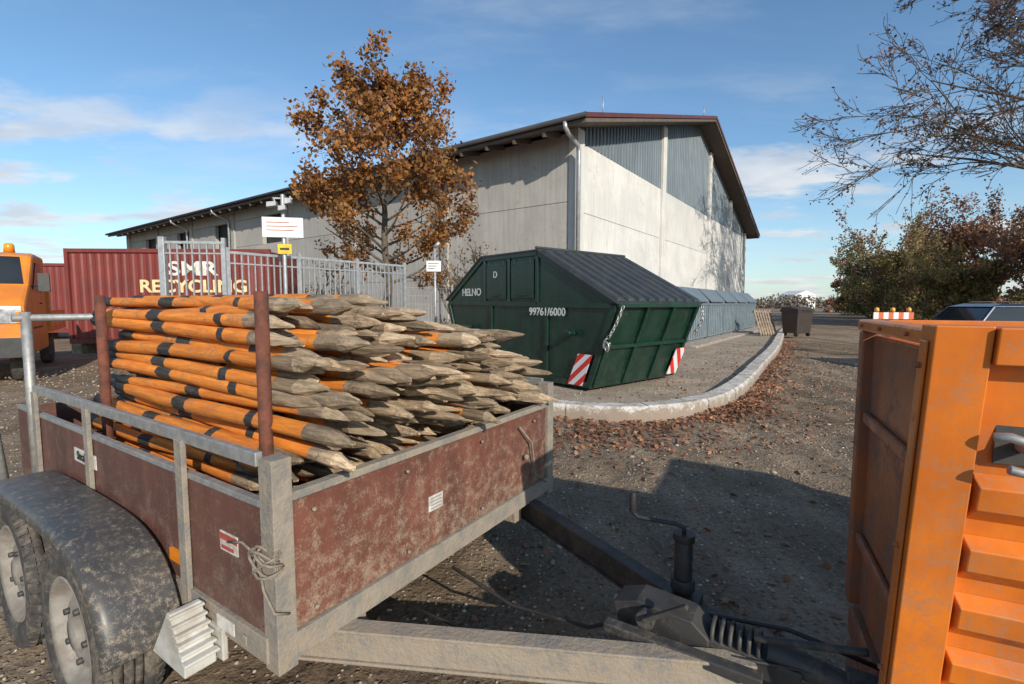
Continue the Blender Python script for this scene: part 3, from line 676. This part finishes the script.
def sq(x0,x1,y0,y1,z0,z1,m=0,e=0):
    t.hexa([(x0,y0+side(z0),z0),(x1,y0+side(z0),z0),(x1,y1+side(z0),z0),(x0,y1+side(z0),z0),(x0,y0+side(z1),z1),(x1,y0+side(z1),z1),(x1,y1+side(z1),z1),(x0,y1+side(z1),z1)],m)
sq(-.03,.055,-.03,.05,Z0,Z1+.01); sq(-.036,-.031,-.01,.03,Z0+.02,Z1-.02)
sq(.057,2.2,0,.03,Z0,Z1)
for z in np.arange(.53,1.13,.135):
    zt=z+.1; a0=side(z)-.001; a1=side(zt)-.001
    t.add([(.06,a0,z),(2.2,a0,z),(2.2,a1,zt),(.06,a1,zt),(.066,a0-.034,z+.03),(2.2,a0-.034,z+.03),(2.2,a1-.028,zt-.022),(.066,a1-.028,zt-.022)],
          [(4,5,6,7),(0,1,5,4),(7,6,2,3),(0,4,7,3),(1,2,6,5)])
sq(.057,2.22,-.04,.05,Z1-.06,Z1+.008)
for x in(.8,1.5,2.16): sq(x,x+.07,-.055,-.002,Z0,Z1-.072)
t.box(0.06,2.2,Wt-.03,Wt,Z0,Z1); t.box(2.17,2.2,.16,Wt-.03,Z0,Z1); t.box(0.06,2.17,.17,Wt-.03,Z0-.02,Z0+.04)
t.obj('tipper_body',[tor],TP,.005)
t=MB()
zc=1.235
t.box(.085,.17,-.006+side(zc),-.001+side(zc),zc-.04,zc+.04,1)
t.tube([(.07,-.01,zc+.02),(.09,-.02,zc+.024),(.125,-.02,zc+.012),(.135,-.02,zc-.02),(.115,-.02,zc-.04),(.09,-.02,zc-.035)],.009,10,0)
t.tube([(.125,.03,zc),(.125,-.015,zc)],.012,12,0)
t.obj('latch',[galv,dark],TP,.002)
t=MB()
for z in(.66,.98,1.38): t.tube([(-.045,.01+side(z),z),(-.03,.01+side(z),z)],.006,8)
for y in(.2,.45,.68): t.tube([(-.022,y,Z1-.018),(-.014,y,Z1-.018)],.005,8)
t.obj('bolts_and_hinges',[tpl],TP)
t=MB(); t.box(-.0,.12,.14,Wt,.38,.48); t.box(.0,.06,.12,Wt+.0,.2,.36); t.box(.1,3.6,.3,.6,.34,.46)
t.obj('chassis',[tpl],TP,.01)
t=MB()
for x in(.75,2.9):
    for y in(.2,.72): t.lathe([(0,-.08),(.18,-.08),(.27,-.09),(.3,-.07),(.3,.07),(.27,.09),(0,.09)],(x,y,.3),'y',28)
t.obj('wheels',[rubber],TP)
t=MB(); t.prism([(2.3,.4),(2.3,1.95),(2.4,2.0),(3.2,2.0),(3.5,1.3),(3.6,1.1),(3.6,.4)],.02,1.0); t.obj('cab',[tor],TP,.04)
t=MB(); t.prism([(2.45,1.25),(2.45,1.85),(3.15,1.85),(3.38,1.25)],-.0,.018); t.prism([(3.24,1.92),(3.5,1.32),(3.52,1.34),(3.26,1.94)],.1,.92); t.obj('cab_windows',[glass],TP)
# ------------------------------------------------------------------ parked car (right)
CR=grp('parked_car',(9.0,10.2,0),R(-12)); cb_=M('car_paint',(.035,.05,.08),(.03,.042,.066),2,.18,.3)
t=MB(); t.prism([(0,.3),(-.02,.75),(.15,.95),(.9,1.0),(3.2,1.0),(4.1,.88),(4.25,.7),(4.25,.3)],-.87,.87); t.obj('body',[cb_],CR,.06)
t=MB(); t.hexa([(.15,-.82,.985),(3.25,-.82,.985),(3.25,.82,.985),(.15,.82,.985),(.55,-.63,1.46),(2.2,-.63,1.46),(2.2,.63,1.46),(.55,.63,1.46)]); t.obj('glasshouse',[glass],CR,.04)
t=MB(); t.hexa([(.5,-.64,1.445),(2.25,-.64,1.445),(2.25,.64,1.445),(.5,.64,1.445),(.75,-.58,1.51),(2.0,-.58,1.51),(2.0,.58,1.51),(.75,.58,1.51)])
for s in(-1,1):
    for a,b2 in((.16,.56),(1.55,1.5),(3.22,2.18)): t.beam((a,s*.825,.98),(b2,s*.64,1.45),.05,.03,up=(0,s,.3))
t.obj('roof_pillars',[cb_],CR,.015)
t=MB()
for s in(-.55,.55): t.tube([(.8,s,1.51),(.9,s,1.545),(1.9,s,1.545),(2.0,s,1.51)],.012,8)
t.obj('roof_rails',[black],CR)
t=MB()
for x in(.8,3.4):
    for y in(-.78,.78): t.lathe([(0,-.1),(.22,-.1),(.3,-.1),(.32,-.07),(.32,.07),(.3,.1),(0,.1)],(x,y,.32),'y',24)
t.obj('wheels',[rubber],CR)
BR=grp('road_barrier',(10.15,13.6,0),R(-10)); t=MB()
m,nt,b,co=newmat('barrier_stripes'); sp=nn(nt,'ShaderNodeSeparateXYZ'); nt.links.new(co,sp.inputs[0])
v=math_(nt,'FRACT',math_(nt,'MULTIPLY',sp.outputs[0],4)); nt.links.new(mixc(nt,math_(nt,'GREATER_THAN',v,.5),(.7,.68,.66),(.6,.12,.04)),b.inputs['Base Color'])
t.box(0,1.0,-.015,.015,1.08,1.27,0); t.box(0,1.0,-.015,.015,.4,.55,0)
for x in(.05,.95): t.box(x-.03,x+.03,.016,.06,0.05,1.27,1); t.box(x-.05,x+.05,-.35,.4,0,.05,1)
for x in(.1,.5,.9): t.lathe([(0,0),(.05,0),(.06,.04),(.05,.11),(0,.13)],(x,.04,1.28),'z',12,2)
t.obj('barrier',[m,galv_clean,M('lamp_orange',(.8,.38,.06),None,3,.3)],BR)
# ------------------------------------------------------------------ trees
bark=M('bark',(.14,.11,.085),(.08,.065,.05),8,.9,0,.5,30)
def rvec(): 
    v=Vector((random.gauss(0,1),random.gauss(0,1),random.gauss(0,1))); return v.normalized()
def limb(mb,p,d,L_,r,depth,anch,up=.15,nseg=6,wob=.16,kids=(5,5),spread=.8,rmin=.006):
    pts=[Vector(p)];rad=[r];d=Vector(d).normalized()
    for i in range(nseg):
        d=(d+rvec()*wob+Vector((0,0,up*.3))).normalized(); pts.append(pts[-1]+d*L_/nseg); rad.append(max(rmin*.7,r*(1-.8*(i+1)/nseg)))
    mb.tube(pts,rad,6 if r>.03 else 4,cap=False)
    if depth<=0:
        anch.extend(pts[1:]); return
    if depth==1: anch.extend(pts[3:])
    k=kids[min(len(kids)-1,depth-1)]
    for j in range(k):
        f=random.uniform(.25,1); idx=min(nseg-1,int(f*nseg)); q=pts[idx].lerp(pts[idx+1],f*nseg-idx) if f<1 else pts[-1]
        dd=(pts[idx+1]-pts[idx]).normalized(); nd=(dd+rvec()*spread).normalized()
        limb(mb,q,nd,L_*random.uniform(.38,.6)*(1.15-f*.4),max(rmin,rad[idx]*.55),depth-1,anch,up,5,wob*1.1,kids,spread,rmin)
random.seed(21)
OT=grp('autumn_oak_tree',(-3.3,13.0,0)); tb=MB(); an=[]
H_=7.15; tp=[Vector((0,0,0))]; tr=[.13]
for i in range(14):
    tp.append(tp[-1]+Vector((random.uniform(-.06,.06),random.uniform(-.06,.06),H_*.95/14))); tr.append(.13*(1-.9*(i+1)/14)+.006)
tb.tube(tp,tr,10,cap=False)
for k in range(38):
    f=.3+.68*(k/37); idx=min(13,int(f*14)); p=tp[idx].lerp(tp[idx+1],f*14-idx)
    g_=(f-.3)/.7; env=2.1*(math.sin(math.pi*min(1,(.3+.68*g_)))**.75)*random.choice((.65,.85,1.0,1.12))+.22
    az=k*2.4+random.uniform(-.4,.4); el=R(random.uniform(8,30)+24*g_)
    limb(tb,p,(math.cos(az)*math.cos(el),math.sin(az)*math.cos(el),math.sin(el)),env,max(.014,tr[idx]*.45),2,an,.12,6,.15,(4,5),.8,.006)
tb.obj('trunk_and_branches',[bark],OT)
A=np.array([tuple(a) for a in an])
idx=rng.integers(0,len(A),25000); keep=rng.random(len(A))<.74; idx=idx[keep[idx]]
Pn=A[idx]+rng.normal(size=(len(idx),3))*.11
oakl=leafmat('oak_leaf',[(.23,.085,.022),(.34,.14,.03),(.14,.058,.022),(.4,.185,.045),(.27,.1,.025),(.27,.17,.05)],.33)
leaves('leaves',Pn,.12,oakl,OT)
random.seed(5)
BT=grp('bare_tree',(29.5,22.5,0)); tb=MB(); an=[]
tp=[Vector((0,0,0))]; tr=[.42]
for i in range(12):
    tp.append(tp[-1]+Vector((random.uniform(-.3,.1),random.uniform(-.2,.2),1.65))); tr.append(.42*(1-.85*(i+1)/12)+.02)
tb.tube(tp,tr,10,cap=False)
for k in range(30):
    f=.3+.68*(k/29); idx=min(11,int(f*12)); p=tp[idx].lerp(tp[idx+1],f*12-idx); az=math.pi+random.uniform(-1.1,1.1) if k%3 else random.uniform(-1.5,1.5)
    el=R(random.uniform(8,38)+25*(f-.34)); env=11.0*(1.1-.55*f)*random.uniform(.8,1.15)
    limb(tb,p,(math.cos(az)*math.cos(el),math.sin(az)*math.cos(el),math.sin(el)),env,tr[idx]*.4,3,an,.03,7,.17,(6,5,7),.72,.019)
tb.obj('trunk_and_branches',[bark],BT)
A=np.array([tuple(a) for a in an]); idx=rng.integers(0,len(A),13000)
leaves('leaves',A[idx]+rng.normal(size=(13000,3))*.12,.16,leafmat('dry_leaf',[(.2,.085,.05),(.12,.055,.035)],.3),BT)
def clump(name,cx,cy,w,h,cols,n,ls,trunks=5,z0=.0,sub=40):
    g=grp(name,(cx,cy,0)); b_=MB(); P=[]
    cs=[]
    for i in range(sub):
        zz=random.uniform(.04,.95); rr=w*math.sqrt(max(.05,1-max(0,zz-.35)**2*2.2))*random.uniform(0,.9); az=random.uniform(0,6.28)
        cs.append((rr*math.cos(az),rr*math.sin(az),z0+zz*h*.88,random.uniform(.12,.22)*h*.8))
    for (x,y,z,r) in cs:
        k=int(n/sub); v=rng.normal(size=(k,3)); v/=np.linalg.norm(v,axis=1)[:,None]; rad=r*rng.power(2.6,k)[:,None]*(1+.25*np.sin(v[:,:1]*7+x)*np.sin(v[:,1:2]*6+y))
        q=v*rad*np.array([1,1,.8])+np.array([x,y,z]); P.append(q[q[:,2]>.05])
    an=[]
    for k in range(trunks):
        az=random.uniform(0,6.28); limb(b_,(random.uniform(-w*.4,w*.4),random.uniform(-w*.4,w*.4),0),(math.cos(az)*.35,math.sin(az)*.35,1),h*random.uniform(.75,1.02),.09,2,an,.1,6,.12,(5,5),.6,.014)
    b_.obj('branches',[bark],g)
    A=np.array([tuple(a) for a in an]); k=int(n*.18); P.append(A[rng.integers(0,len(A),k)]+rng.normal(size=(k,3))*.15)
    leaves('foliage',np.concatenate(P),ls,leafmat(name+'_leaf',cols,.35),g)
olive=[(.22,.18,.06),(.3,.22,.08),(.15,.13,.05),(.36,.25,.09)]
redb=[(.26,.12,.07),(.34,.16,.09),(.17,.085,.055),(.38,.22,.11)]
grnd=[(.12,.13,.045),(.18,.17,.06),(.09,.1,.035),(.24,.2,.07)]
clump('roadside_bush',29.5,25.5,4.2,6.2,redb,16000,.17)
clump('roadside_bush',31.0,32.5,4.8,7.6,redb,16000,.2)
clump('roadside_bush',27.5,30.5,3.0,4.4,olive,12000,.17)
clump('roadside_bush',32.5,40.0,4.4,6.4,olive,15000,.2)
clump('roadside_bush',38.0,45.5,5.2,8.8,redb,14000,.24)
clump('roadside_bush',39.5,52.0,4.2,7.5,grnd,14000,.26)
clump('roadside_bush',46.5,62.0,5.0,8.5,olive,14000,.3)
clump('roadside_bush',60,86.0,5,6.5,redb,7000,.38)
clump('roadside_bush',27,24.5,2.4,3.2,olive,9000,.14,2)
clump('roadside_bush',22.5,18.5,2.0,2.2,olive,7000,.12,2)
clump('garden_shrub',-1.4,14.3,.9,2.6,[(.12,.1,.04),(.17,.12,.05),(.08,.07,.03)],2600,.08,4,sub=14)
clump('garden_shrub',-5.4,14.4,1.0,2.0,[(.16,.09,.04),(.2,.12,.05),(.08,.07,.03)],1600,.08,4,sub=14)
P=[]
for i in range(170):
    a=R(-62+i*.75+random.uniform(-.4,.4)); D=random.uniform(170,250)
    hh=random.uniform(2.5,5)*(1.5 if a<R(20) else 1.0); x,y=D*math.sin(a),D*math.cos(a); k=220
    v=rng.normal(size=(k,3)); v/=np.linalg.norm(v,axis=1)[:,None]
    q=v*rng.power(2.5,k)[:,None]*np.array([6,6,hh*.6])+np.array([x,y,hh*.45]); P.append(q[q[:,2]>0])
leaves('distant_trees',np.concatenate(P),1.1,leafmat('distant_leaf',[(.17,.14,.11),(.21,.16,.12),(.15,.13,.1)],.1))
t=MB(); g=grp('distant_building',(98,168,0),R(10)); t.box(0,8,0,8,0,4.6); t.prism([(-.3,4.6),(4,6.2),(8.3,4.6)],-.2,8.2); t.obj('walls',[white],g)
n=7000; s=rng.uniform(0,1,n); off=rng.uniform(0,5,n); gx=18+s*34+off*.8; gy=20.5+s*52-off*.4
leaves('grass_verge',np.stack([gx,gy,rng.uniform(.02,.25,n)],1),.3,leafmat('grass',[(.12,.13,.045),(.2,.16,.07),(.1,.1,.04)],.2))
# ------------------------------------------------------------------ sky and light
w=bpy.data.worlds.new("World"); sc.world=w; w.use_nodes=True; nt=w.node_tree; bgd=nt.nodes['Background']
sky=nn(nt,'ShaderNodeTexSky',sky_type='NISHITA'); sky.sun_disc=False; sky.sun_elevation=R(25); sky.sun_rotation=R(153); sky.air_density=1.0; sky.dust_density=.5; sky.ozone_density=1.6
skc=mixc(nt,1.0,sky.outputs[0],(.92,1.14,1.25),'MULTIPLY')
tc=nn(nt,'ShaderNodeTexCoord').outputs['Generated']; sp=nn(nt,'ShaderNodeSeparateXYZ'); nt.links.new(tc,sp.inputs[0])
den=math_(nt,'ADD',math_(nt,'MAXIMUM',sp.outputs[2],0),.12)
cmb=nn(nt,'ShaderNodeCombineXYZ'); nt.links.new(math_(nt,'DIVIDE',sp.outputs[0],den),cmb.inputs[0]); nt.links.new(math_(nt,'DIVIDE',sp.outputs[1],den),cmb.inputs[1])
mp=nn(nt,'ShaderNodeMapping'); nt.links.new(cmb.outputs[0],mp.inputs[0]); mp.inputs['Scale'].default_value=(.5,1.25,1); mp.inputs['Rotation'].default_value=(0,0,.5); mp.inputs['Location'].default_value=(.7,.3,0)
wisp=math_(nt,'MULTIPLY',ramp(nt,noise(nt,mp.outputs[0],1.0,10,.64),.45,.8),.5)
mp2=nn(nt,'ShaderNodeMapping'); nt.links.new(cmb.outputs[0],mp2.inputs[0]); mp2.inputs['Scale'].default_value=(1,1.5,1); mp2.inputs['Location'].default_value=(5.3,2.2,0)
puff=ramp(nt,noise(nt,mp2.outputs[0],1.1,9,.56),.5,.62)
low=math_(nt,'SUBTRACT',1,ramp(nt,sp.outputs[2],.2,.4))
puff=math_(nt,'MULTIPLY',math_(nt,'MULTIPLY',puff,low),.8)
shade=ramp(nt,noise(nt,mp2.outputs[0],2.1,6,.6),.35,.65)
hz=math_(nt,'MULTIPLY',math_(nt,'SUBTRACT',1,ramp(nt,sp.outputs[2],-.02,.26)),.35)
col=mixc(nt,hz,skc,(5.2,5.7,6.3))
col=mixc(nt,wisp,col,(5.6,6.1,6.6))
col=mixc(nt,puff,col,mixc(nt,shade,(4.9,5.1,5.5),(6.7,6.7,6.7)))
nt.links.new(col,bgd.inputs[0]); bgd.inputs[1].default_value=.13
sd=bpy.data.lights.new('sun','SUN'); sd.energy=5.0; sd.angle=R(.5); sd.color=(1,.92,.8); so=bpy.data.objects.new('sun',sd); sc.collection.objects.link(so)
el=R(25); az=R(153); to=Vector((math.sin(az)*math.cos(el),math.cos(az)*math.cos(el),math.sin(el))); so.rotation_euler=to.to_track_quat('Z','Y').to_euler()
cd=bpy.data.cameras.new('cam'); cd.lens=17.0; cd.sensor_width=36; cd.clip_end=6000; cd.clip_start=.05
c=bpy.data.objects.new('camera',cd); sc.collection.objects.link(c); c.location=(0,0,1.5); c.rotation_euler=(R(90-4.49),0,0); sc.camera=c
sc.view_settings.view_transform='Standard'; sc.view_settings.look='None'; sc.view_settings.exposure=0
